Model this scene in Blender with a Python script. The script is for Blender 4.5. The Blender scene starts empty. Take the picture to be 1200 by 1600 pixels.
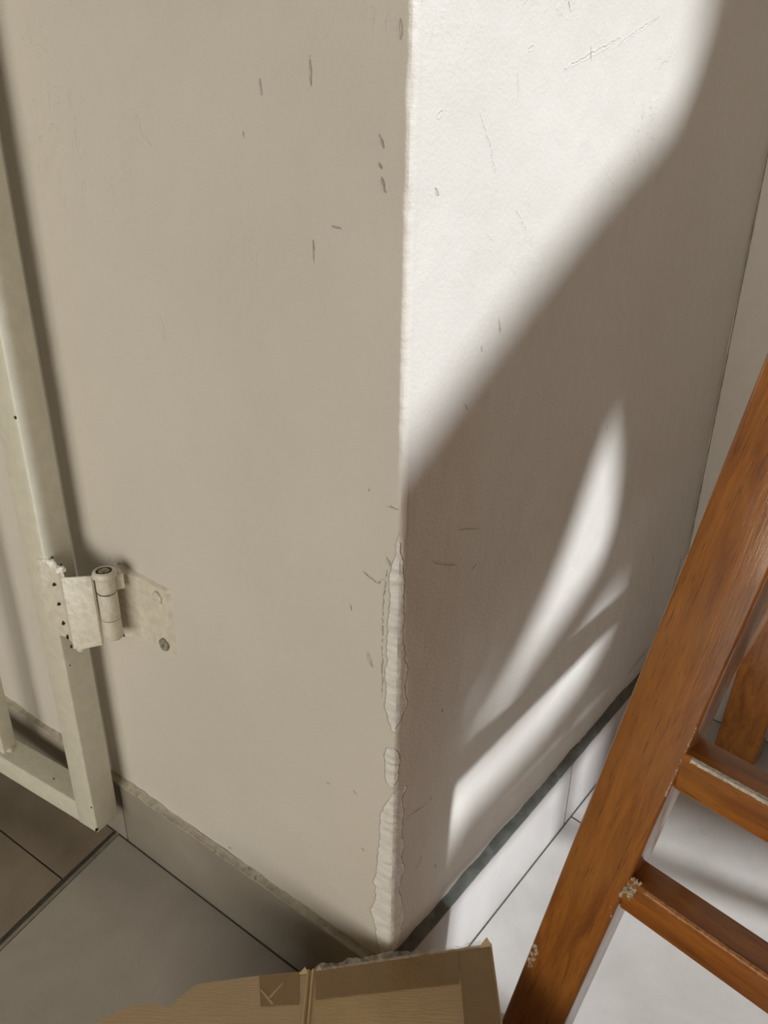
import bpy, bmesh, math, random
from mathutils import Vector, Matrix, noise
random.seed(4)
sc = bpy.context.scene
COL = sc.collection
R = math.radians

# ---------------------------------------------------------------- camera
cam_d = bpy.data.cameras.new('camera'); cam = bpy.data.objects.new('camera', cam_d); COL.objects.link(cam)
# world axes: X to the right, Y away from the camera, Z up; metres
cam.matrix_world = Matrix(((0.9999003, -0.0141207, 0.0, 0.0),
                           (0.0060003, 0.4248878, -0.9052261, 0.0),
                           (0.0127825, 0.9051359, 0.4249302, 0.85),
                           (0, 0, 0, 1)))
cam_d.sensor_fit = 'HORIZONTAL'; cam_d.sensor_width = 36.0; cam_d.lens = 36.9
cam_d.clip_start = 0.02
sc.camera = cam

# ---------------------------------------------------------------- light
sc.view_settings.view_transform = 'Standard'; sc.view_settings.look = 'None'
sc.view_settings.gamma = 1.0; sc.view_settings.use_curve_mapping = False
sc.view_settings.exposure = 0.0
w = bpy.data.worlds.new('world'); sc.world = w; w.use_nodes = True
w.node_tree.nodes['Background'].inputs[0].default_value = (1.0, 0.80, 0.60, 1)
w.node_tree.nodes['Background'].inputs[1].default_value = 0.06
SAZ, SEL = 118.0, 35.0
SUN = Vector((math.sin(R(SAZ))*math.cos(R(SEL)), math.cos(R(SAZ))*math.cos(R(SEL)), math.sin(R(SEL))))
sd = bpy.data.lights.new('sun', 'SUN'); so = bpy.data.objects.new('sun', sd); COL.objects.link(so)
sd.energy = 4.35; sd.angle = R(3.8); sd.color = (0.91, 0.96, 1.0)
so.rotation_euler = SUN.to_track_quat('Z', 'Y').to_euler(); so.location = (3, -1, 3)
# fill lamp added behind the camera, to the left; no source seen there
ad = bpy.data.lights.new('fill_light', 'AREA'); ao = bpy.data.objects.new('fill_light', ad); COL.objects.link(ao)
ad.shape = 'RECTANGLE'; ad.size = 2.8; ad.size_y = 1.4; ad.energy = 60; ad.color = (1.0, 0.93, 0.79)
AP = Vector((-1.35, -2.15, 0.75)); ao.location = AP
ao.rotation_euler = (AP - Vector((-0.2, 0.7, 0.4))).to_track_quat('Z', 'Y').to_euler()

# ---------------------------------------------------------------- frames of reference
def dirv(a): return Vector((math.sin(R(a)), math.cos(R(a)), 0.0))
UP = Vector((0, 0, 1))
W = Vector((0.0125, 0.5224, 0.0))              # foot of the column's corner
DL, NL = dirv(-54.0), dirv(-144.0)             # along / out of the left face
DR, NR = dirv(39.0), dirv(129.0)               # along / out of the right face
U_IN = 0.738                                   # inner corner along the right face
B = (NL + NR).normalized()
def PL(u, n, z): return W + DL*u + NL*n + UP*z
def PR(u, n, z): return W + DR*u + NR*n + UP*z

# ---------------------------------------------------------------- node helpers
def mat(name):
    m = bpy.data.materials.new(name); m.use_nodes = True
    nt = m.node_tree; nt.nodes.clear()
    out = nt.nodes.new('ShaderNodeOutputMaterial'); b = nt.nodes.new('ShaderNodeBsdfPrincipled')
    nt.links.new(b.outputs[0], out.inputs[0]); return m, nt, b
class N:
    def __init__(s, nt): s.nt = nt
    def put(s, sock, v):
        if isinstance(v, bpy.types.NodeSocket): s.nt.links.new(v, sock)
        elif v is not None:
            if sock.type == 'RGBA' and len(v) == 3: v = (*v, 1)
            sock.default_value = v
    def math(s, op, a, b=None, c=None, clamp=False):
        n = s.nt.nodes.new('ShaderNodeMath'); n.operation = op; n.use_clamp = clamp
        for i, v in enumerate((a, b, c)): s.put(n.inputs[i], v)
        return n.outputs[0]
    def vec(s, op, a, b=None, scale=None):
        n = s.nt.nodes.new('ShaderNodeVectorMath'); n.operation = op
        s.put(n.inputs[0], a); s.put(n.inputs[1], b)
        if scale is not None: s.put(n.inputs['Scale'], scale)
        return n.outputs['Value'] if op in ('LENGTH', 'DOT_PRODUCT') else n.outputs['Vector']
    def noise(s, vec, scale, detail=3, rough=.5, dist=0.0, color=False):
        n = s.nt.nodes.new('ShaderNodeTexNoise'); s.put(n.inputs['Vector'], vec)
        n.inputs['Scale'].default_value = scale; n.inputs['Detail'].default_value = detail
        n.inputs['Roughness'].default_value = rough; n.inputs['Distortion'].default_value = dist
        return n.outputs['Color' if color else 'Fac']
    def ramp(s, v, a, b, lo=0.0, hi=1.0):
        n = s.nt.nodes.new('ShaderNodeMapRange'); n.interpolation_type = 'SMOOTHSTEP'
        for k, x in zip(('Value', 'From Min', 'From Max', 'To Min', 'To Max'), (v, a, b, lo, hi)): s.put(n.inputs[k], x)
        return n.outputs[0]
    def mix(s, f, a, b, mode='MIX'):
        n = s.nt.nodes.new('ShaderNodeMix'); n.data_type = 'RGBA'; n.blend_type = mode
        s.put(n.inputs[0], f); s.put(n.inputs[6], a); s.put(n.inputs[7], b); return n.outputs[2]
    def scale(s, v, xyz):
        n = s.nt.nodes.new('ShaderNodeMapping'); s.put(n.inputs[0], v); n.inputs['Scale'].default_value = xyz; return n.outputs[0]
    def bump(s, h, dist, strength=1.0, nrm=None):
        n = s.nt.nodes.new('ShaderNodeBump'); n.inputs['Strength'].default_value = strength
        n.inputs['Distance'].default_value = dist; s.put(n.inputs['Height'], h); s.put(n.inputs['Normal'], nrm); return n.outputs[0]
    def coord(s, k='Object'): return s.nt.nodes.new('ShaderNodeTexCoord').outputs[k]
    def attr(s, name):
        n = s.nt.nodes.new('ShaderNodeAttribute'); n.attribute_name = name; return n.outputs['Fac']

# scratches, cracks and dents: (along, up) to (along, up) in metres, half width, 1 = dark / 0 = relief only
ML = [
 (0.0775, 0.8986, 0.077, 0.8827, 0.0008, 1), (0.1218, 0.8868, 0.1213, 0.8774, 0.0009, 1), (0.2547, 0.8664, 0.2502, 0.8532, 0.0011, 0),
 (0.2502, 0.8532, 0.2408, 0.8462, 0.001, 0), (0.2519, 0.716, 0.2485, 0.6959, 0.0009, 0), (0.0353, 0.5434, 0.0207, 0.5369, 0.0005, 1),
 (0.0207, 0.5369, 0.0146, 0.5431, 0.0005, 1), (0.0478, 0.5079, 0.0459, 0.5032, 0.0006, 1), (0.0298, 0.4677, 0.0251, 0.4556, 0.0015, 1),
 (0.0363, 0.2402, 0.034, 0.2384, 0.0007, 1), (0.2311, 0.1088, 0.2267, 0.1108, 0.0011, 1), (0.0454, 0.3084, 0.0424, 0.3055, 0.0008, 1),
 (0.0788, 0.2983, 0.074, 0.2986, 0.0005, 1), (0.0117, 0.5515, 0.0149, 0.5198, 0.0005, 1), (0.0149, 0.5198, 0.0149, 0.4804, 0.00045, 1),
 (0.0149, 0.4804, 0.0148, 0.4289, 0.00045, 1), (0.0119, 0.5627, 0.0087, 0.557, 0.00125, 1), (0.0132, 0.6048, 0.0028, 0.6068, 0.00045, 1),
 (0.03, 0.6148, 0.0288, 0.6146, 0.0005, 1), (0.3937, 0.2161, 0.3916, 0.2143, 0.0005, 0), (0.022, 0.8537, 0.0194, 0.8466, 0.001, 1),
 (0.0232, 0.8383, 0.0207, 0.8358, 0.001, 1), (0.0211, 0.8291, 0.0175, 0.8219, 0.001, 1), (0.0612, 0.7982, 0.0541, 0.7978, 0.0005, 1),
 (0.0785, 0.7887, 0.0779, 0.774, 0.0005, 1), (0.367, 0.0938, 0.3526, 0.092, 0.0013, 1), (0.0087, 0.9139, 0.008, 0.9044, 0.001, 1),
 (0.1406, 0.8558, 0.1404, 0.8518, 0.0005, 1), (0.2888, 0.4199, 0.2992, 0.3536, 0.0006, 0), (0.3814, 0.4431, 0.3812, 0.4337, 0.0004, 1),
]
MR = [
 (.716, .275, .700, .200, .007, 1), (.700, .200, .640, .137, .006, 1), (.560, .140, .640, .150, .004, 1),
 (0.2245, 0.9195, 0.2274, 0.9091, 0.00065, 1), (0.0746, 0.867, 0.0934, 0.844, 0.0006, 0), (0.0901, 0.844, 0.0975, 0.8318, 0.0008, 0),
 (0.1302, 0.806, 0.1479, 0.7905, 0.00075, 0), (0.0274, 0.8247, 0.0305, 0.8201, 0.00075, 1), (0.0311, 0.8686, 0.026, 0.8642, 0.00075, 0),
 (0.1304, 0.9094, 0.1388, 0.9116, 0.0009, 0), (0.1821, 0.9436, 0.1863, 0.9386, 0.00075, 1), (0.0421, 0.5464, 0.056, 0.5376, 0.0007, 1),
 (0.056, 0.5376, 0.0791, 0.5266, 0.00065, 1), (0.0756, 0.6691, 0.0814, 0.6637, 0.0006, 1), (0.118, 0.7279, 0.1215, 0.7165, 0.0006, 1),
 (0.0945, 0.7131, 0.097, 0.7068, 0.0006, 1), (0.0668, 0.381, 0.069, 0.3782, 0.00085, 1), (0.0573, 0.2833, 0.0586, 0.279, 0.0008, 1),
 (0.0221, 0.2858, 0.0493, 0.2788, 0.00055, 1), (0.0459, 0.2123, 0.0431, 0.2041, 0.00075, 1), (0.0429, 0.2087, 0.038, 0.2034, 0.00065, 1),
 (0.0864, 0.134, 0.0893, 0.1264, 0.0006, 1), (0.0704, 0.1816, 0.0744, 0.1725, 0.0007, 1), (0.0769, 0.5614, 0.1099, 0.5501, 0.0004, 1),
 (0.1012, 0.5116, 0.1108, 0.5159, 0.0005, 1), (0.3539, 0.5807, 0.3585, 0.576, 0.0007, 1), (0.1175, 0.8944, 0.1216, 0.8803, 0.0005, 0),
 (0.5762, 0.3364, 0.5891, 0.3158, 0.001, 1), (0.2737, 0.9281, 0.1826, 0.8997, 0.00075, 0), (0.3438, 0.9507, 0.2641, 0.9206, 0.0006, 0),
]
def sset(b, **k):
    for kk, v in k.items():
        b.inputs[kk.replace('_', ' ')].default_value = v

def wall_material(name, marks, z0, z1):
    marks = [k for k in marks if max(k[1], k[3]) > z0-.02 and min(k[1], k[3]) < z1+.02]
    m, nt, b = mat(name); n = N(nt)
    uv = n.coord('UV')                                        # metres along the wall and up it
    wob = n.noise(uv, 160, 2, color=True)
    uvd = n.vec('ADD', uv, n.vec('SCALE', n.vec('SUBTRACT', wob, (.5, .5, .5)), scale=.0035))
    big = n.noise(uv, 5, 3); mid = n.noise(uv, 38, 4, .55); fine = n.noise(uv, 300, 3, .65)
    trowel = n.noise(n.scale(uv, (1, .75, 1)), 20, 3, .55, .6)
    col = n.mix(n.ramp(big, .3, .7), (.685, .655, .605), (.72, .69, .64))
    # small scuffs, gathered in patches
    sc1 = n.noise(n.scale(uv, (2.2, 1, 1)), 150, 3, .7); patch = n.noise(uv, 9, 2)
    scuff = n.math('MULTIPLY', n.ramp(sc1, .70, .76), n.ramp(patch, .52, .62))
    col = n.mix(n.math('MULTIPLY', scuff, .35), col, (.34, .29, .23))
    def field(ms):
        line = None
        for (x1, y1, x2, y2, wd, _) in ms:
            dx, dy = x2-x1, y2-y1; L2 = max(dx*dx+dy*dy, 1e-8)
            pa = n.vec('SUBTRACT', uvd, (x1, y1, 0))
            h = n.math('MULTIPLY', n.vec('DOT_PRODUCT', pa, (dx, dy, 0)), 1/L2, clamp=True)
            dist = n.vec('LENGTH', n.vec('SUBTRACT', pa, n.vec('SCALE', (dx, dy, 0), scale=h)))
            # marks taper towards both ends
            tap = n.math('ADD', .35, n.math('MULTIPLY', n.math('MULTIPLY', h, n.math('SUBTRACT', 1, h)), 3.0))
            v = n.math('DIVIDE', dist, n.math('MULTIPLY', tap, wd))
            line = v if line is None else n.math('MINIMUM', line, v)
        return line
    dk, rl = [k for k in marks if k[5]], [k for k in marks if not k[5]]
    core = lip = 0.0; core2 = lip2 = 0.0
    if dk:
        f = field(dk); core = n.ramp(f, .45, 1.1, 1, 0); lip = n.ramp(f, 1.0, 3.0, 1, 0)
        markvar = n.ramp(n.noise(uv, 70, 2), .35, .62, .25, 1)
        col = n.mix(n.math('MULTIPLY', core, n.math('MULTIPLY', markvar, .5)), col, (.20, .17, .135))
    if rl:
        f = field(rl); core2 = n.ramp(f, .1, 1.6, 1, 0); lip2 = n.ramp(f, 1.4, 3.5, 1, 0)
    # plaster laid bare where the corner has chipped
    chip = n.math('ADD', n.attr('chip'), n.math('MULTIPLY', n.math('ADD', n.math('MULTIPLY', n.math('SUBTRACT', n.noise(uv, 170, 4, .6), .5), 8.0), n.math('MULTIPLY', n.math('SUBTRACT', n.noise(n.scale(uv, (.5, 1, 1)), 62, 2), .5), 15.0))))
    cm = n.ramp(chip, 0.0, .9)
    rip = n.noise(n.scale(uv, (.45, 1.1, 1)), 105, 5, .65, 1.6)
    col = n.mix(cm, col, n.mix(rip, (.88, .88, .87), (.985, .985, .975)))
    rim = n.math('MULTIPLY', n.ramp(chip, -1.1, -.1), n.math('SUBTRACT', 1, cm))
    col = n.mix(n.math('MULTIPLY', rim, .16), col, (.36, .32, .26))
    nt.links.new(col, b.inputs['Base Color'])
    sset(b, Roughness=.52); b.inputs['Specular IOR Level'].default_value = .35
    h = n.math('ADD', n.math('MULTIPLY', mid, .45), n.math('MULTIPLY', trowel, 1.3))
    h = n.math('ADD', h, n.math('MULTIPLY', fine, .42))
    h = n.math('ADD', h, n.math('MULTIPLY', n.noise(uv, 1100, 1), .035))
    flake = n.ramp(n.noise(n.scale(uv, (1.3, .8, 1)), 30, 5, .65, .8), .56, .62)
    flaky = n.ramp(n.noise(n.vec('ADD', uv, (2.3, 1.1, 0)), 6.5, 2), .47, .60)
    sep = nt.nodes.new('ShaderNodeSeparateXYZ'); nt.links.new(uv, sep.inputs[0])
    flaky = n.math('MULTIPLY', flaky, n.ramp(sep.outputs[1], .68, .86))
    h = n.math('ADD', h, n.math('MULTIPLY', n.math('MULTIPLY', flake, flaky), .30))
    h = n.math('ADD', h, n.math('MULTIPLY', n.math('MULTIPLY', n.ramp(n.noise(uv, 95, 4, .7), .55, .62), flaky), .10))
    h = n.math('SUBTRACT', h, n.math('MULTIPLY', core, .9))
    h = n.math('ADD', h, n.math('MULTIPLY', lip, .35))
    h = n.math('ADD', h, n.math('MULTIPLY', lip2, .15)); h = n.math('SUBTRACT', h, n.math('MULTIPLY', core2, .38))
    h = n.math('ADD', h, n.math('MULTIPLY', n.math('MULTIPLY', rip, cm), 2.8))
    h = n.math('SUBTRACT', h, n.math('MULTIPLY', cm, .15))
    nt.links.new(n.bump(h, .0011), b.inputs['Normal'])
    return m

def tile_material(name, c1, c2, rough, sc=1.0):
    m, nt, b = mat(name); n = N(nt); o = n.coord()
    a = n.noise(o, 7*sc, 5, .6, .4); f = n.noise(o, 60, 4, .6)
    col = n.mix(n.ramp(a, .3, .7), c1, c2)
    col = n.mix(n.ramp(f, .55, .8, 0, .3), col, tuple(x*.82 for x in c1))
    sp = n.ramp(n.noise(o, 210, 2), .76, .8)
    col = n.mix(n.math('MULTIPLY', sp, .35), col, (.12, .10, .085))
    nt.links.new(col, b.inputs['Base Color'])
    nt.links.new(n.ramp(a, .3, .7, rough, rough+.12), b.inputs['Roughness'])
    nt.links.new(n.bump(n.noise(o, 130, 3), .0003, .5), b.inputs['Normal'])
    return m

def plain(name, c, rough=.6, var=.12, scale=60, bump=.0004, metal=0.0, spots=None):
    m, nt, b = mat(name); n = N(nt); o = n.coord()
    f = n.noise(o, scale, 4, .6)
    col = n.mix(n.ramp(f, .25, .75), tuple(x*(1-var) for x in c), tuple(min(1, x*(1+var)) for x in c))
    if spots:
        sp = n.ramp(n.noise(o, spots[0], 3, .6), spots[1], spots[1]+.04)
        col = n.mix(n.math('MULTIPLY', sp, spots[3]), col, spots[2])
    nt.links.new(col, b.inputs['Base Color']); sset(b, Roughness=rough, Metallic=metal)
    nt.links.new(n.bump(f, bump), b.inputs['Normal']); return m

def wood_material(name, axis, c1=(.43, .150, .016), c2=(.20, .058, .005), worn=False, rough=.13):
    """varnished wood with its grain along the given axis"""
    m, nt, b = mat(name); n = N(nt)
    q = Vector((0, 0, 1)).rotation_difference(axis.normalized()).inverted().to_euler()
    mp = nt.nodes.new('ShaderNodeMapping'); n.put(mp.inputs[0], n.coord()); mp.inputs['Rotation'].default_value = q
    o = mp.outputs[0]
    g = n.noise(n.scale(o, (1, 1, .12)), 75, 5, .65, .7)
    p = n.noise(n.scale(o, (1, 1, .045)), 620, 3, .7)
    big = n.noise(n.scale(o, (1, 1, .5)), 17, 3, .5)
    col = n.mix(n.ramp(g, .28, .74), c1, c2)
    col = n.mix(n.ramp(big, .45, .75, 0, .65), col, (.38, .155, .025))
    col = n.mix(n.ramp(p, .57, .70, 0, .75), col, (.075, .024, .005))
    wl = n.ramp(n.noise(n.scale(o, (1, 1, .25)), 60, 4, .7, 1.5), .735, .75)
    col = n.mix(n.math('MULTIPLY', wl, .5), col, (.45, .30, .17))
    nt.links.new(col, b.inputs['Base Color'])
    sset(b, Roughness=.5); b.inputs['Coat Weight'].default_value = 1.0
    b.inputs['Coat Roughness'].default_value = rough; b.inputs['Coat IOR'].default_value = 1.5
    hh = n.math('ADD', n.math('MULTIPLY', n.noise(n.scale(o, (1, 1, .2)), 45, 3), 1), n.math('MULTIPLY', p, .22))
    bm_ = n.bump(hh, .0006)
    nt.links.new(bm_, b.inputs['Normal']); nt.links.new(n.bump(hh, .0005), b.inputs['Coat Normal'])
    return m

# ---------------------------------------------------------------- object helpers
def link(name, bm, m, parent=None, smooth=True, ms=None):
    me = bpy.data.meshes.new(name)
    bmesh.ops.recalc_face_normals(bm, faces=bm.faces)
    bm.to_mesh(me); bm.free()
    for x in (ms or [m]): me.materials.append(x)
    if smooth:
        for p in me.polygons: p.use_smooth = True
        me.set_sharp_from_angle(angle=R(38))
    o = bpy.data.objects.new(name, me); COL.objects.link(o)
    if parent:
        top = parent
        off = Vector(parent.location)
        while top.parent: top = top.parent; off = off + Vector(top.location)
        for v in me.vertices: v.co -= off
        o.parent = parent
    return o
def thing(name, label, cat, loc, group=None):
    o = bpy.data.objects.new(name, None); COL.objects.link(o); o.location = loc; o.empty_display_size = .05
    o['label'] = label; o['category'] = cat
    if group: o['group'] = group
    return o
def structure(o, label=None):
    o['kind'] = 'structure'
    if label: o['label'] = label
    return o
def hexa(bm, pts, bevel=0.0, seg=2):
    """solid from 4 bottom and 4 top points"""
    vs = [bm.verts.new(p) for p in pts]
    fs = [bm.faces.new([vs[i] for i in f]) for f in ((3, 2, 1, 0), (4, 5, 6, 7), (0, 1, 5, 4), (1, 2, 6, 5), (2, 3, 7, 6), (3, 0, 4, 7))]
    if bevel > 0:
        es = list({e for f in fs for e in f.edges})
        bmesh.ops.bevel(bm, geom=es, offset=bevel, segments=seg, profile=.5, affect='EDGES', clamp_overlap=True)
def beam(bm, A, L, a, wa, b_, wb, z0, z1, bevel=.003, seg=3, horizontal=True):
    """bar along L through A; section wa along a, wb along b_; ends cut level at z0 and z1"""
    pts = []
    for z in (z0, z1):
        for sa, sb in ((-1, -1), (1, -1), (1, 1), (-1, 1)):
            q = A + a*(sa*wa/2) + b_*(sb*wb/2); pts.append(q + L*((z - q.z)/L.z))
    hexa(bm, pts, bevel, seg)
def bar(bm, P0, P1, a, wa, b_, wb, bevel=.002, seg=3):
    pts = [P + a*(sa*wa/2) + b_*(sb*wb/2) for P in (P0, P1) for sa, sb in ((-1, -1), (1, -1), (1, 1), (-1, 1))]
    hexa(bm, pts, bevel, seg)
def slab(bm, poly, z0, z1, mi=0):
    n_ = len(poly); lo = [bm.verts.new((p[0], p[1], z0)) for p in poly]; hi = [bm.verts.new((p[0], p[1], z1)) for p in poly]
    fs = [bm.faces.new(hi), bm.faces.new(lo[::-1])]
    for i in range(n_):
        j = (i+1) % n_; fs.append(bm.faces.new((lo[i], lo[j], hi[j], hi[i])))
    for f in fs: f.material_index = mi
def blob(bm, c, rx, seed, sq=Vector((1, 1, 1)), sub=2, amp=.45):
    g = bmesh.ops.create_icosphere(bm, subdivisions=sub, radius=1.0)
    for v in g['verts']:
        k = 1 + amp*noise.noise(v.co*1.7 + Vector((seed, seed*2.3, 0)))
        v.co = Vector(c) + Vector((v.co.x*rx*sq.x*k, v.co.y*rx*sq.y*k, v.co.z*rx*sq.z*k))
def lathe(bm, c, prof, seg=32):
    rings = []
    for r, z in prof:
        rings.append([bm.verts.new((c[0]+r*math.cos(2*math.pi*i/seg), c[1]+r*math.sin(2*math.pi*i/seg), z)) for i in range(seg)])
    for a, b_ in zip(rings, rings[1:]):
        for i in range(seg): bm.faces.new((a[i], a[(i+1) % seg], b_[(i+1) % seg], b_[i]))
    bm.faces.new(rings[0][::-1]); bm.faces.new(rings[-1])

# ---------------------------------------------------------------- walls
CHIP = [  # height, reach on the left face, reach on the right face (mm); the plaster laid bare along the corner
 (.600, -6, -6), (.580, 2.5, 1.5), (.560, 5, 3), (.548, 8, 4), (.520, 9, 6), (.488, 11, 6), (.470, 10, 8), (.455, 11, 10), (.440, 11, 9), (.420, 11, 11),
 (.408, 8, 6), (.400, 4, 0), (.394, -6, -6), (.383, -6, -6), (.378, 9, 3), (.365, 10, 5), (.350, 8, 4), (.338, 9, 3), (.333, -2, -2),
 (.327, 1, 13), (.315, 8, 9), (.300, 13, 11), (.275, 14, 9), (.255, 14, 12), (.240, 16, 10), (.220, 16, 13), (.205, 21, 9), (.185, 18, 11), (.163, 25, 15), (.150, 20, 15), (.127, 15, 9), (.110, 12, 8), (.09, 6, 6), (0, -5, -5)]
def chip_at(z):
    if z > CHIP[0][0]: return (-30, -30)
    for (z1, a1, b1), (z0, a0, b0) in zip(CHIP, CHIP[1:]):
        if z0 <= z <= z1:
            t = (z - z0)/(z1 - z0); b_ = b0 + (b1-b0)*t; return (a0 + (a1-a0)*t + 1.5, b_*1.45 if b_ > 0 else b_)
    return (-30, -30)
RAD = .0045
def edge_jit(z):
    return .0011*(noise.noise(Vector((3.1, 0, z*45))) ) + .0007*noise.noise(Vector((8.7, 0, z*190)))
BANDS = [(0, .26), (.26, .50), (.50, .78), (.78, 9)]
def wall_mesh(name, D, Nn, ulist, zlist, side, marks):
    u0 = .293*RAD; verts = []; faces = []; uvs = []; chips = []
    nz = len(zlist); e0 = W - B*(.414*RAD)
    P0 = W + D*u0 - Nn*u0
    for i, u in enumerate(ulist):
        for z in zlist:
            d = RAD - math.sqrt(max(0, RAD**2 - (RAD-u)**2)) if u < RAD else 0
            dn = .0011*noise.noise(Vector((u*9+side*40, 5, z*6))) + .0004*noise.noise(Vector((u*45+side*40, 9, z*38)))
            dn *= min(1, u/.02)
            if side > 0: dn += .0007*math.exp(-((u-.0065)/.0018)**2)*(.7+.6*noise.noise(Vector((1, 2, z*60))))*(1 if z > .58 else .3)
            aL, aR = chip_at(z); s = u*1000*side
            cv = min(aR - s, s + aL)
            cv = max(-12, min(12, cv))
            k = max(0, min(1, (cv+.3)/1.2))
            dn -= k*(.0006 + .0006*noise.noise(Vector((u*90*side, 3, z*160))))
            p = W + D*u + Nn*(-d + dn) + UP*z
            fall = max(0, 1 - u/.006)
            if fall > 0:
                p = p + (e0 - P0)*(fall if i else 1) + B*(edge_jit(z) - (.0008 if cv > 0 else 0))*(fall if i else 1)
                if i == 0: p = e0 + B*(edge_jit(z) - (.0008 if cv > 0 else 0)) + UP*z
            verts.append(p); uvs.append((u, z)); chips.append(cv)
    for i in range(len(ulist)-1):
        for j in range(nz-1):
            a = i*nz+j; f = (a, a+nz, a+nz+1, a+1)
            faces.append(f if side > 0 else f[::-1])
    me = bpy.data.meshes.new(name); me.from_pydata([tuple(v) for v in verts], [], faces)
    uvl = me.uv_layers.new(name='UVMap')
    for lp in me.loops: uvl.data[lp.index].uv = uvs[lp.vertex_index]
    at = me.attributes.new('chip', 'FLOAT', 'POINT')
    at.data.foreach_set('value', chips)
    for z0, z1 in BANDS: me.materials.append(wall_material(name+'_paint', marks, z0, z1))
    for p in me.polygons:
        p.use_smooth = True; zc = p.center.z
        p.material_index = next(i for i, (z0, z1) in enumerate(BANDS) if zc < z1)
    o = bpy.data.objects.new(name, me); COL.objects.link(o); return o
def frange(a, b, s):
    o = []; x = a
    while x < b - 1e-9: o.append(x); x += s
    return o
zl = frange(0, 1.02, .0025) + frange(1.02, 2.5, .08) + [2.5]
u0 = .293*RAD
ul = frange(u0, .036, .0011) + frange(.036, .62, .004) + frange(.62, 1.8, .08) + [1.8]
ur = frange(u0, .036, .0011) + frange(.036, U_IN, .004) + [U_IN+.001]
wl_ = structure(wall_mesh('wall_left', DL, NL, ul, zl, -1, ML))
wr_ = structure(wall_mesh('wall_right', DR, NR, ur, zl, 1, MR))
# ---------------------------------------------------------------- floor
tileA = tile_material('floor_tile', (.46, .435, .405), (.56, .53, .50), .27)
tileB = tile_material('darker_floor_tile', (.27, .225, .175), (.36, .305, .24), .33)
grout = plain('floor_grout', (.085, .08, .072), .85, .2, 200)
a = dirv(26.2); T = Vector((-.358, .771, 0)); V = Vector((-.4015, .7033, 0)); dw = dirv(-56.0); pa = dirv(116.2)
J = Vector((.2604, .8227, 0)); jd = dirv(134.8)
bm = bmesh.new()
slab(bm, [(-2.6, -2.4), (4.2, -2.4), (4.2, 3.4), (-2.6, 3.4)], -.05, -.0015, 2)
off = pa*.0045
slab(bm, [T+a*.3+off, T-a*2.6+off, Vector((3.6, -2.3, 0)), J+jd*4.2, J-jd*.3], -.03, 0, 0)
jo = dirv(42)*.0025
slab(bm, [J-jd*.3+jo, J+jd*4.2+jo, Vector((4.1, 3.3, 0)), Vector((.2, 3.3, 0))], -.03, 0, 0)
g = dirv(-146)*.0012
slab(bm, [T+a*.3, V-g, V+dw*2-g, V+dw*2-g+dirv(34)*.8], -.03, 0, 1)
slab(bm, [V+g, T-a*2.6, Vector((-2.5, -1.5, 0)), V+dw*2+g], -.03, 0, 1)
structure(link('floor', bm, None, smooth=False, ms=[tileA, tileB, grout]))
bm = bmesh.new()
p0, p1 = T+a*.02+pa*.002, T-a*2.6+pa*.002
hexa(bm, [p0-pa*.0034, p0+pa*.0020, p1+pa*.0024, p1-pa*.0040] + [q+UP*.0014 for q in (p0-pa*.0030, p0+pa*.0016, p1+pa*.0020, p1-pa*.0036)], .0004, 1)
structure(link('trim_1', bm, plain('joint_strip', (.46, .46, .41), .4, .15, 90, .0003)))

# ---------------------------------------------------------------- tiled skirting
def skirting(name, P, th, h, cuts, m, gm, glm, seed, hi):
    bm = bmesh.new()
    for (s, e) in cuts:
        q = [P(s, -.004, 0), P(e, -.004, 0), P(e, th, 0), P(s, th, 0)]
        hexa(bm, q + [x + UP*h for x in q], .0012, 2)
    o = structure(link(name, bm, m))
    bm = bmesh.new(); prev = None; u = cuts[0][0]; e = cuts[-1][1]
    while u < e:
        nz = noise.noise(Vector((u*22, seed, 0)))*.0032 + noise.noise(Vector((u*95, seed, 3)))*.0016
        n1 = noise.noise(Vector((u*50, seed+4, 0)))*.0007
        vs = [bm.verts.new(q) for q in (P(u, .0002, h+hi+nz), P(u, .0022, h+hi*.55+nz*.7), P(u, th-.0012+n1, h+.0010), P(u, th-.0003+n1*.3, h-.0015))]
        if prev:
            for i in range(3): bm.faces.new((prev[i], prev[i+1], vs[i+1], vs[i]))
        prev = vs; u += .003
    link('grout_ledge', bm, gm, parent=o)
    bm = bmesh.new()
    q = [P(cuts[0][0], th-.001, -.001), P(cuts[-1][1], th-.001, -.001), P(cuts[-1][1], th+.0017, -.001), P(cuts[0][0], th+.0017, -.001)]
    hexa(bm, q + [x + UP*.0015 for x in q]); link('floor_joint', bm, grout, parent=o, smooth=False)
    return o
KL, KR = .0115, .0115
ledL = plain('ledge_grout_left', (.46, .425, .355), .7, .22, 90, .0008, spots=(60, .63, (.20, .18, .14), .7))
ledR = plain('ledge_grout_right', (.135, .142, .125), .75, .25, 70, .0008, spots=(45, .60, (.20, .21, .195), .8))
skirting('baseboard_left', lambda u, n, z: PL(u, n, z), .009, .098, [(-.011, .424), (.426, 1.8)], tile_material('skirting_tile_left', (.30, .275, .235), (.36, .33, .29), .34), ledL, None, 1.3, .005)
skirting('baseboard_right', lambda u, n, z: PR(u, n, z), .012, .108, [(-.0085, .3695), (.3715, U_IN-.001)], tile_material('skirting_tile_right', (.50, .47, .45), (.575, .545, .525), .34), ledR, None, 7.7, .0065)

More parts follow.
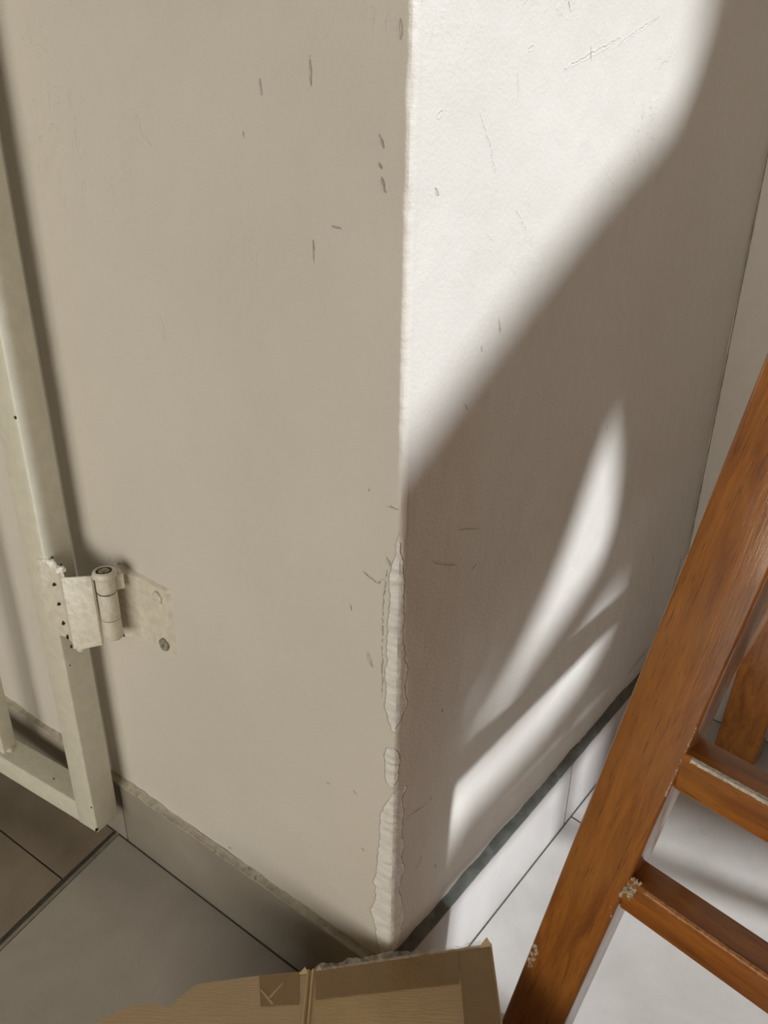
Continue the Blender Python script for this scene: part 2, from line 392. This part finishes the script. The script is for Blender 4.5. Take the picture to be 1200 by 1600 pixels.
# wall beyond the inner corner, at right angles to the right face
paint = plain('wall_paint', (.70, .67, .62), .55, .03, 40, .0006)
bm = bmesh.new()
WL2 = 1.5
a0 = PR(U_IN, -.02, 0); 
for j in range(1):
    p = [PR(U_IN, -.15, 0), PR(U_IN, WL2, 0), PR(U_IN+.12, WL2, 0), PR(U_IN+.12, -.15, 0)]
    hexa(bm, p + [q + UP*2.5 for q in p], .003, 2)
structure(link('wall_back', bm, paint))
skirting('baseboard_back', lambda u, n, z: PR(U_IN-n, u, z), .010, .108, [(.013, .7), (.702, WL2)], tile_material('skirting_tile_back', (.50, .47, .45), (.575, .545, .525), .34), plain('ledge_grout_back', (.13, .14, .125), .75, .25, 70), None, 3.7, .006)
bm = bmesh.new()      # the dirty, cracked caulk in the inner corner
prev = None
for k in range(121):
    z = .12 + k*.0125
    wv = .0012 + .0014*abs(noise.noise(Vector((4, 4, z*30)))); wob = .0012*noise.noise(Vector((1, 7, z*14)))
    vs = [bm.verts.new(q) for q in (PR(U_IN-wv+wob-.0006, .0014, z), PR(U_IN-.0008, wv+.0012, z))]
    if prev: bm.faces.new((prev[0], prev[1], vs[1], vs[0]))
    prev = vs
structure(link('trim_2', bm, plain('dirty_caulk', (.27, .235, .19), .8, .3, 120)))

# ---------------------------------------------------------------- steel gate folded back against the left wall
gp = plain('gate_paint', (.70, .685, .585), .42, .05, 70, .0009, spots=(160, .74, (.30, .24, .16), .5))
gp2 = plain('hinge_paint', (.72, .69, .60), .45, .10, 110, .0018, spots=(130, .70, (.36, .28, .19), .6))
dark = plain('rust_and_shade', (.035, .026, .02), .8, .3, 200)  # rust in paint chips, and the painted shade on the hinge leaf
G0 = Vector((-.336, .751, 0)); dg = dirv(-59); ng = dirv(-149)
S = .035; GZ0, GZ1, GLEN = .060, 1.75, .82
gate = thing('metal_gate', 'cream painted steel bar gate folded back against the wall, left of the column corner', 'gate', G0+dg*.4+ng*.017)
def gbar(name, u0, u1, z0, z1, n0=0.0, n1=S, bev=.0022):
    bm = bmesh.new()
    q = [G0+dg*u0+ng*n0, G0+dg*u1+ng*n0, G0+dg*u1+ng*n1, G0+dg*u0+ng*n1]
    hexa(bm, [x+UP*z0 for x in q] + [x+UP*z1 for x in q], bev, 3)
    return link(name, bm, gp, parent=gate)
gbar('stile', 0, S, GZ0, GZ1); gbar('stile', GLEN-S, GLEN, GZ0, GZ1)
gbar('rail', S-.001, GLEN-S+.001, GZ0+.0005, GZ0+S-.001, .0005, S-.0005); gbar('rail', S-.001, GLEN-S+.001, GZ1-S, GZ1-.0005, .0005, S-.0005)
for k in range(4): gbar('bar', .186+k*.14, .206+k*.14, GZ0+S-.003, GZ1-S+.002, .008, .028, .0015)
for k in range(4):      # lumpy weld where a bar meets the rail
    bm = bmesh.new(); blob(bm, G0+dg*(.186+k*.14)+ng*.018+UP*(GZ0+S), .006, k, Vector((1, 1, .5)))
    link('weld_bead', bm, gp, parent=gate)
# hinge
BX = Vector((-.2858, .7018, 0)); br = .0097
bm = bmesh.new()
lathe(bm, BX, [(br*.9, .369), (br, .3705), (br, .391), (br*.93, .3925)], 28); knl = link('hinge_barrel', bm, gp2, parent=gate)
bm = bmesh.new(); lathe(bm, BX, [(br*.96, .3935), (br*1.03, .3950), (br*1.03, .4225), (br*.96, .424)], 28); link('hinge_barrel', bm, gp2, parent=gate)
bm = bmesh.new(); lathe(bm, BX, [(br*.80, .3925), (br*.80, .3937), (br*.80, .4245), (br*.8, .4252)], 24); link('hinge_washer', bm, dark, parent=gate)
# door-side leaf: a folded plate from the stile to the barrel
def plate(bm, plan, zb, zt, th, jit=0.0, nn=None):
    """plan: list of (point, n) ; zb, zt per point"""
    rows = []
    for i, p in enumerate(plan):
        t = (plan[min(i+1, len(plan)-1)] - plan[max(i-1, 0)]).normalized(); nv = Vector((t.y, -t.x, 0))
        if nv.dot(B) < 0: nv = -nv
        rows.append([bm.verts.new(q) for q in (p+nv*th/2+UP*zb[i], p+nv*th/2+UP*zt[i], p-nv*th/2+UP*zt[i], p-nv*th/2+UP*zb[i])])
    for r0, r1 in zip(rows, rows[1:]):
        for i in range(4): bm.faces.new((r0[i], r0[(i+1) % 4], r1[(i+1) % 4], r1[i]))
    bm.faces.new(rows[0][::-1]); bm.faces.new(rows[-1])
FC = G0 + ng*S
bm = bmesh.new()
plan = [FC+dg*.012+ng*.0012, FC+ng*.0015, FC-dg*.012-ng*.004, FC-dg*.022-ng*.002, FC-dg*.030+ng*.003, FC-dg*.036+ng*.001, BX-DR*0+ng*.007-dg*-.010]
plate(bm, plan, [.366, .360, .356, .354, .352, .353, .360], [.449, .452, .446, .441, .440, .441, .444], .0042)
bmesh.ops.bevel(bm, geom=bm.edges[:], offset=.0009, segments=2, affect='EDGES', clamp_overlap=True)
link('hinge_leaf', bm, gp2, parent=gate)
for args in ((FC-dg*.004-ng*.003+UP*.447, .0052, 2.2, Vector((1.3, 1, .9))), (FC-dg*.018-ng*.004+UP*.443, .0044, 5.2, Vector((1.2, 1, .9))), (FC-dg*.035+UP*.354, .0045, 3.9, Vector((1, 1, 1.2)))):
    bm = bmesh.new(); blob(bm, *args); link('weld_bead', bm, gp2, parent=gate)
# rust showing through chips in the paint
for (p, r, e) in ((FC-dg*.009+UP*.424, .0019, 1), (FC-dg*.010-ng*.0005+UP*.400, .0019, 1), (FC-dg*.011-ng*.0008+UP*.376, .0019, 1.2), (FC-dg*.0135-ng*.001+UP*.359, .0014, 2.2),
                  (FC-ng*.012+UP*.335, .0012, 1.8), (FC-ng*.006+UP*.313, .0007, 1.8), (FC+dg*.002+UP*.103, .0011, 1), (FC+dg*.0005+UP*.066, .0017, 1.6),
                  (FC+dg*.002+UP*.606, .0013, 1.4), (FC+dg*.09-ng*.012+UP*.0945, .0011, 1), (FC-dg*.008-ng*.004+UP*.454, .0016, .8), (FC-dg*.021-ng*.004+UP*.4495, .0013, .8)):
    bm = bmesh.new(); blob(bm, p, r, r*900, Vector((1, 1, e)), 2, .5); link('rust_chip', bm, dark, parent=gate)

# wall-side half of the hinge: leaf screwed to the wall, with the pin's knuckle
hinge = thing('wall_hinge', 'painted over steel hinge screwed to the wall, holding the cream gate', 'hinge', PL(.32, 0, .395))
bm = bmesh.new(); rows = []
nu, nz_ = 26, 26
def leafp(i, j):
    s, t = i/nu, j/nz_
    u = .3655 - s*.0835; zt = .4405 - .003*s; zb = .3545 + .001*s
    z = zb + (zt-zb)*t
    nn = .0035 + .0008*noise.noise(Vector((u*110, 4, z*110))) + (.017*(max(0, 1-s/.42))**1.4)
    edge = min(s, 1-s, t, 1-t)
    if edge == 0: nn = nn if s == 0 else .0002
    u += .0012*noise.noise(Vector((s*5, t*9, 3))); z += .0012*noise.noise(Vector((s*9, t*5, 8)))
    return PL(u, nn, z)
gr = [[bm.verts.new(leafp(i, j)) for j in range(nz_+1)] for i in range(nu+1)]
for i in range(nu):
    for j in range(nz_): bm.faces.new((gr[i][j], gr[i+1][j], gr[i+1][j+1], gr[i][j+1]))
link('hinge_leaf', bm, gp2, parent=hinge)
bm = bmesh.new(); prev = None      # dark strip painting in the shaded gap between leaf and barrel
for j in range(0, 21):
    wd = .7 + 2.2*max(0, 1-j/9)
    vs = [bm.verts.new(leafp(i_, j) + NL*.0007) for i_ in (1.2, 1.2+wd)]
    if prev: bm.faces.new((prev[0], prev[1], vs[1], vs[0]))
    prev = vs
link('painted_gap_shade', bm, dark, parent=hinge)
bm = bmesh.new()
lathe(bm, BX, [(br*.94, .4255), (br, .427), (br*1.0, .441), (br*1.22, .4435), (br*1.3, .4465), (br*1.18, .4495), (br*.92, .4505), (br*.82, .4495), (br*.80, .447)], 32)
for v in bm.verts: v.co += (v.co - BX - UP*v.co.z)*(.07*noise.noise(v.co*300))
link('pin_knuckle', bm, gp2, parent=hinge)
bm = bmesh.new(); lathe(bm, BX, [(br*.72, .444), (br*.72, .4490), (br*.60, .4500), (br*.2, .4505)], 24)
for v in bm.verts: v.co.z += .0012*noise.noise(v.co*420) if v.co.z > .449 else 0
link('pin', bm, plain('brass_pin', (.38, .31, .19), .5, .4, 300, .0015), parent=hinge)
bm = bmesh.new(); lathe(bm, BX, [(br*.86, .444), (br*.86, .4496), (br*.7, .4500), (br*.6, .4500)], 24); link('pin_gap', bm, dark, parent=hinge)
bm = bmesh.new()
plate(bm, [BX - B*.0+NL*-.006+DR*0-DL*.003, BX-NL*.014-DL*.008, PL(.366, .005, 0)], [.4255, .425, .424], [.444, .443, .4405], .004)
link('knuckle_strap', bm, gp2, parent=hinge)
for (u, z) in ((.2995, .4225), (.2975, .3655)):
    bm = bmesh.new()
    seg = 24
    c0 = None
    for r_, n_ in ((.0075, .0030), (.0072, .0055), (.0055, .0066), (.0022, .0068), (.0010, .0050)):
        ring = [bm.verts.new(PL(u+r_*math.cos(2*math.pi*i/seg)*(1+.12*noise.noise(Vector((i*.7, z*50, 1)))), n_, z+r_*math.sin(2*math.pi*i/seg)*(1+.12*noise.noise(Vector((i*.7, z*50, 4)))))) for i in range(seg)]
        if c0:
            for i in range(seg): bm.faces.new((c0[i], c0[(i+1) % seg], ring[(i+1) % seg], ring[i]))
        c0 = ring
    bm.faces.new(c0)
    link('screw_head', bm, gp2 if z > .4 else plain('bare_screw', (.30, .28, .22), .6, .45, 260, .0015), parent=hinge)

# ---------------------------------------------------------------- wooden bar stool (front left leg and two rungs in view)
F0 = Vector((.1539, .5032, 0)); dr = dirv(136); db = dirv(41.5)
LV = Vector((.1656, -.0108, .9861)).normalized()
nf = Vector((-.7148, -.6902, .1125)).normalized()
stool = thing('bar_stool', 'varnished orange brown wooden stool with splayed leg and two rungs, right of the corner', 'stool', F0+db*.2+dr*.15)
woodL = wood_material('stool_leg_wood', LV)
woodR = wood_material('stool_rung_wood', dr, (.44, .145, .016), (.22, .062, .006))
woodS = wood_material('stool_stretcher_wood', db, (.44, .16, .03), (.24, .075, .010))
TH = .034
def leg(A, L, wa=.056, wb=TH, z1=.76):
    bm = bmesh.new()
    a_ = (dr - L*dr.dot(L)).normalized(); b_ = L.cross(a_).normalized()
    beam(bm, A, L, a_, wa, b_, wb, 0.0, z1, .0035, 4)
    return link('leg', bm, woodL, parent=stool)
lg = leg(F0, LV)
LV2 = (LV - dr*2*LV.dot(dr)).normalized()
F1 = F0 + dr*.32
leg(F1, LV2)
RF = Vector((.555, .955, 0))
LB = Vector((-.02, -.12, .99)).normalized()
leg(RF, LB, .062, .03, .437)
leg(RF+dr*.32, (LB - dr*2*LB.dot(dr)).normalized(), .062, .03, .437)
def on(A, L, z): return A + L*(z/L.z)
nfh = Vector((nf.x, nf.y, 0)).normalized()
for zc in (.2745, .4115):
    bm = bmesh.new()
    c = nfh*(TH/2 - .0160)
    bar(bm, on(F0, LV, zc)+dr*.0262+c, on(F1, LV2, zc)-dr*.020+c, UP, .037, nfh, .029, .0022)
    r_ = link('rung', bm, woodR, parent=stool)
for zc in (.13, .41):
    bm = bmesh.new(); bar(bm, on(RF, LB, zc)+dr*.03, on(RF+dr*.32, (LB - dr*2*LB.dot(dr)).normalized(), zc)-dr*.03, UP, .037, nfh, .029, .0022)
    link('rung', bm, woodR, parent=stool)
for (A, LA, C_, LC) in ((F0, LV, RF, LB), (F1, LV2, RF+dr*.32, (LB - dr*2*LB.dot(dr)).normalized())):
    p0, p1 = on(A, LA, .42), on(C_, LC, .42); dd = (p1-p0).normalized(); sd_ = dd.cross(UP)
    bm = bmesh.new(); bar(bm, p0+dd*.008+dr*.010, p1-dd*.01, UP, .034, sd_, .022, .0035)
    link('stretcher', bm, woodS, parent=stool)
bm = bmesh.new()
c = [on(F0, LV, .76)-dr*.03-db*.03, on(F1, LV2, .76)+dr*.03-db*.03, on(F1, LV2, .76)+dr*.03+db*.04, on(F0, LV, .76)-dr*.03+db*.04]
hexa(bm, [x for x in c]+[x+UP*.022 for x in c], .006, 3)
link('top_rail', bm, woodR, parent=stool)
# dried glue and worn edges
glue = plain('dried_glue', (.50, .44, .34), .5, .3, 250, .001)
bm = bmesh.new()
fr = lambda z, w_, o=0.0: on(F0, LV, z) + dr*w_ + nf*(TH/2+o)
for k in range(20):
    t = k/19; blob(bm, fr(.292-.018*t+.003*math.sin(k*2.7), .0295+.0035*math.sin(k*1.3)+.004*(1-t), -.0016), .0014+.0012*random.random(), k, Vector((1, .8, 1.5)), 2, 1.0)
link('dried_glue', bm, glue, parent=lg); bm = bmesh.new()
for k in range(18):
    blob(bm, fr(.125+.028*(k/17), -.0225+.0025*math.sin(k*1.1), -.0009), .0014+.0009*random.random(), k+30, Vector((.8, .8, 1.6)), 2, .8)
link('dried_glue', bm, glue, parent=lg); bm = bmesh.new()
for k in range(6):
    blob(bm, fr(.2440+.0028*k, .0265-.0008*k, -.001), .0012, k+60, Vector((1, 1, 1.3)), 1, .6)
link('dried_glue', bm, glue, parent=lg); bm = bmesh.new()
for k in range(22):
    z = .385+.0032*k
    blob(bm, fr(z, .0265, -.001), .0006+.0005*random.random(), k+80, Vector((1, 1, 2.6)), 1, .6)
link('dried_glue', bm, glue, parent=lg)
def worn(z, w0, w1, r0, m, name, thick=1.0):
    bm = bmesh.new(); prev = None; n_ = 90
    for k in range(n_+1):
        w_ = w0 + (w1-w0)*k/n_
        j = noise.noise(Vector((w_*160, z*9, 0))); j2 = noise.noise(Vector((w_*420, z*9, 5)))
        r = max(.0001, r0*(.75+.9*j+.5*j2))*thick
        base = on(F0, LV, .4115 if z > .35 else .2745) + dr*w_ + nfh*(TH/2) ; base.z = z
        # hugs the top front edge of the rung
        vs = [bm.verts.new(q) for q in (base+nfh*.0004-UP*(r+.0016), base-nfh*.0004-UP*.0004+nfh*.0003, base-nfh*(r*.8+.0020)+UP*.00035)]
        if prev:
            for i in range(2): bm.faces.new((prev[i], prev[i+1], vs[i+1], vs[i]))
        prev = vs
    return link(name, bm, m, parent=stool)
worn(.430, .035, .22, .0016, plain('bare_wood_edge', (.62, .57, .48), .6, .35, 300, .001), 'worn_edge')
worn(.293, .045, .22, .0007, plain('rubbed_wood_edge', (.55, .26, .10), .4, .4, 300, .001), 'worn_edge')

# ---------------------------------------------------------------- cardboard carton standing in the corner
def card_material(name, c, var=.12):
    m, nt, b = mat(name); n = N(nt); o = n.coord()
    f = n.noise(n.scale(o, (1, 14, 1)), 70, 3, .6); g_ = n.noise(o, 9, 3); h_ = n.noise(o, 300, 3, .6)
    col = n.mix(n.ramp(g_, .3, .7), tuple(x*(1-var) for x in c), tuple(x*(1+var) for x in c))
    col = n.mix(n.ramp(h_, .55, .75, 0, .22), col, tuple(x*.7 for x in c))
    nt.links.new(col, b.inputs['Base Color']); sset(b, Roughness=.75)
    nt.links.new(n.bump(n.math('ADD', f, n.math('MULTIPLY', g_, 3)), .0006), b.inputs['Normal']); return m
card = card_material('cardboard', (.70, .53, .30)); cardl = card_material('cardboard_peeled', (.68, .52, .33), .1)
cut = plain('cardboard_edge', (.46, .36, .24), .9, .2, 300, .001)
HB = .135
E = Vector((.1123, .5237, HB)); q80 = Vector((-.9858, -.1678, 0)).normalized(); fr_ = Vector((.004, -1, 0)).normalized()
carton = thing('cardboard_box', 'torn brown cardboard box standing on the floor in front of the column corner', 'box', Vector((-.06, .42, 0)))
def cp(s, t, z=HB): p = E + q80*s + fr_*t; return Vector((p.x, p.y, z))
def sheet(name, poly, z, th, m, parent=carton, sag=0.0):
    bm = bmesh.new(); slab(bm, [(p.x, p.y) for p in poly], z-th, z, 0)
    return link(name, bm, m, parent=parent, smooth=False)
def ragged(p, q, n_, amp, seed):
    d = (q-p); nn = Vector((-d.y, d.x, 0)).normalized(); out = []
    for k in range(n_):
        t = k/n_; out.append(p + d*t + nn*(amp*noise.noise(Vector((t*n_*.45, seed, 1))) if k else 0))
    return out
SEAM = .1785
right_top = sheet('top_flap', ragged(cp(0, 0), cp(SEAM-.0035, 0), 40, .0012, 1) + [cp(SEAM-.0035, 0), cp(SEAM-.0035, .26), cp(-.001, .26)], HB, .004, card)
# left flap, torn away along its edge
tear = [Vector((-.0655, .4929, 0)), Vector((-.1119, .4874, 0)), Vector((-.150, .4815, 0)), Vector((-.1675, .4784, 0)), Vector((-.171, .4765, 0)), Vector((-.1735, .4735, 0)), Vector((-.1765, .4720, 0)), Vector((-.1790, .4680, 0)), Vector((-.1835, .4650, 0)), Vector((-.1845, .4610, 0)), Vector((-.1880, .4578, 0)),
        Vector((-.1950, .4572, 0)), Vector((-.2040, .4592, 0)), Vector((-.2150, .4580, 0)), Vector((-.2237, .4570, 0)), Vector((-.2340, .4530, 0)), Vector((-.2410, .4480, 0)), Vector((-.2479, .4446, 0)), Vector((-.2500, .4400, 0)), Vector((-.2530, .4310, 0)), Vector((-.2560, .42, 0)), Vector((-.262, .40, 0)), Vector((-.262, .27, 0))]
pr = cp(SEAM+.0035, .001); pr2 = cp(SEAM+.0035, .235)
left_top = sheet('top_flap', [Vector((pr.x, pr.y, 0))] + tear + [Vector((pr2.x, pr2.y, 0))], HB-.0005, .004, cardl)
bm = bmesh.new()      # rounded fold between the two flaps
for side in (-1, 1):
    prev = None
    for k in range(9):
        t = k/8; s = SEAM + side*(.0035-.0035*t) ; zz = HB + .0006 - .0022*(math.sin(t*math.pi/2)**2 - .6*math.sin(t*math.pi))
        vs = [bm.verts.new(cp(s, tt*.26/20, zz+.0005*noise.noise(Vector((tt, k*.3, side))))) for tt in range(21)]
        if prev:
            for i in range(20): bm.faces.new((prev[i], prev[i+1], vs[i+1], vs[i]))
        prev = vs
link('fold', bm, card, parent=carton)
for nm, p, q in (('side_panel', cp(.001, .001), cp(.001, .255)), ('side_panel', cp(.003, .001), cp(SEAM+.05, .001)), ('side_panel', Vector((-.245, .27, 0)), cp(.003, .255)), ('side_panel', Vector((-.245, .425, 0)), Vector((-.245, .27, 0)))):
    bm = bmesh.new(); p = Vector((p.x, p.y, 0)); q = Vector((q.x, q.y, 0)); d = (q-p).normalized(); nn = Vector((-d.y, d.x, 0)); c_ = Vector((-.06, .40, 0))
    if nn.dot(c_-p) < 0: nn = -nn
    pts = [p, q, q+nn*.004, p+nn*.004]; hexa(bm, pts+[x+UP*(HB-.0045) for x in pts], .0006, 1); link(nm, bm, card, parent=carton)
# brown tape: band along the back edge, band down the right edge, a square by the fold
m, nt, b = mat('brown_tape'); n = N(nt)
tf = n.noise(n.coord(), 40, 3)
nt.links.new(n.mix(tf, (.30, .195, .085), (.38, .26, .13)), b.inputs['Base Color']); sset(b, Roughness=.38)
nt.links.new(n.bump(n.noise(n.coord(), 90, 4), .0008), b.inputs['Normal']); tape = m
def tapep(poly, z=HB+.0004, th=.0003, par=right_top, m_=None):
    bm = bmesh.new(); slab(bm, [(p.x, p.y) for p in poly], z-th, z, 0); return link('tape', bm, m_ or tape, parent=par, smooth=False)
tapep([cp(.002, .0015), cp(.034, .0035), cp(.0365, .259), cp(.001, .259)])
tapep([cp(.034, .0025), cp(SEAM-.005, .0018), cp(SEAM-.007, .030), cp(.036, .036)], HB+.0007)
tapep([Vector((-.1119, .4862, 0)), Vector((-.0745, .4905, 0)), Vector((-.0712, .4605, 0)), Vector((-.1062, .4578, 0))], HB+.0001, par=left_top)
bm = bmesh.new()      # torn scratches crossing in that square
for (a_, b2) in ((Vector((-.1085, .4735, 0)), Vector((-.0955, .4600, 0))), (Vector((-.0885, .4800, 0)), Vector((-.0990, .4660, 0)))):
    d = (b2-a_).normalized(); nn = Vector((-d.y, d.x, 0))*.0011
    pts = [a_-nn*.4, b2-nn, b2+nn, a_+nn*.5]; hexa(bm, [p+UP*(HB+.0001) for p in pts]+[p+UP*(HB+.0004) for p in pts])
link('torn_scratch', bm, cardl, parent=left_top, smooth=False)
# clear tape curling up along the back edge
m, nt, b = mat('clear_tape'); n = N(nt)
sset(b, Roughness=.22); b.inputs['Base Color'].default_value = (.80, .76, .68, 1); b.inputs['Alpha'].default_value = .42
nt.links.new(n.bump(n.noise(n.coord(), 90, 2), .0006), b.inputs['Normal'])
nt.links.new(n.ramp(n.noise(n.coord(), 150, 3), .3, .7, .10, .42), b.inputs['Alpha'])
clear = m
def fringe(s0, s1, hgt, seed, amp, m_=clear):
    bm = bmesh.new(); prev = None; n_ = int(abs(s1-s0)/.0016)
    for k in range(n_+1):
        s = s0+(s1-s0)*k/n_; e = min(1, k/4, (n_-k)/4)
        j = noise.noise(Vector((s*70, seed, 0)))+.25*noise.noise(Vector((s*260, seed, 0)))
        h_ = max(.0008, hgt*(.6+.9*j))*e + .0004
        vs = [bm.verts.new(cp(s, .0035, HB+.0012)), bm.verts.new(cp(s, .0005-.002*amp*j, HB+.0016+h_*.35)), bm.verts.new(cp(s, -h_*amp-.001, HB+h_))]
        if prev:
            for i in range(2): bm.faces.new((prev[i], prev[i+1], vs[i+1], vs[i]))
        prev = vs
    return link('clear_tape', bm, m_, parent=right_top)
fringe(.070, SEAM-.004, .0030, 3.3, 1.1)
fringe(.002, .030, .0050, 5.1, .4); fringe(.030, .066, .0012, 8.8, .5)
# a dog-eared tip at the right back corner, and small ears at the fold
for (s, wd, hh) in ((.006, .006, .009), (SEAM+.006, .004, .004), (SEAM-.008, .003, .003)):
    bm = bmesh.new(); v = [bm.verts.new(q) for q in (cp(s-wd, .002, HB), cp(s+wd*1.2, .002, HB), cp(s-wd*.1, -.001, HB+hh), cp(s-wd, .0035, HB), cp(s+wd*1.2, .0035, HB))]
    bm.faces.new((v[0], v[1], v[2])); bm.faces.new((v[3], v[2], v[4])); bm.faces.new((v[0], v[2], v[3])); bm.faces.new((v[1], v[4], v[2])); bm.faces.new((v[0], v[3], v[4], v[1]))
    link('torn_ear', bm, card, parent=right_top, smooth=False)

# ---------------------------------------------------------------- unseen panel added at right, cut to shape the sun's shadow and slivers
DS = .75
tt = DS/SUN.dot(NR)
SH = SUN*tt
OUT = [(-1.6, -.62), (.075, -.62), (.083, .14), (.352, .14), (.350, -.62), (.378, -.62), (.380, .14), (.57, .14), (.57, 1.15), (.492, 1.15), (.478, .977), (.455, .922), (.424, .876), (.385, .856), (.345, .838), (.29, .812), (.233, .780), (.164, .742), (.094, .698), (.046, .668), (0, .640), (-.10, .60), (-.35, .56), (-1.6, .50)]
HOLES = [[(.368, .585), (.335, .535), (.30, .47), (.262, .415), (.206, .362), (.150, .320), (.120, .298), (.135, .290), (.185, .312), (.235, .336), (.285, .353), (.34, .374), (.395, .398), (.412, .43), (.412, .48), (.398, .53)],
         [(.474, .350), (.43, .332), (.361, .304), (.279, .276), (.208, .268), (.150, .272), (.105, .280), (.082, .268), (.078, .25), (.081, .190), (.096, .176), (.122, .202), (.200, .204), (.300, .208), (.39, .222), (.450, .248), (.476, .290)],
         [(.165, .378), (.172, .372), (.105, .322), (.094, .330)]]
cu = bpy.data.curves.new('blocker_outline', 'CURVE'); cu.dimensions = '2D'; cu.fill_mode = 'BOTH'; cu.extrude = .008
for poly in [OUT]+HOLES:
    sp = cu.splines.new('POLY'); sp.points.add(len(poly)-1); sp.use_cyclic_u = True
    for i, (x, y) in enumerate(poly): sp.points[i].co = (x, y, 0, 1)
tmp = bpy.data.objects.new('tmp', cu); COL.objects.link(tmp)
bpy.context.view_layer.update()
me = bpy.data.meshes.new_from_object(tmp.evaluated_get(bpy.context.evaluated_depsgraph_get()))
bpy.data.objects.remove(tmp)
org = W + SH
for v in me.vertices:
    x, y, z = v.co; p = org + DR*x + UP*y + NR*z; p.z = max(p.z, .0); v.co = p
me.materials.clear(); me.materials.append(woodS)
blocker = bpy.data.objects.new('sun_blocker', me); COL.objects.link(blocker)
blocker['label'] = 'unseen wooden panel added to shape the sun shadow, with curved top and cut-out slots'; blocker['category'] = 'room screen'  # added sun blocker, not a room screen
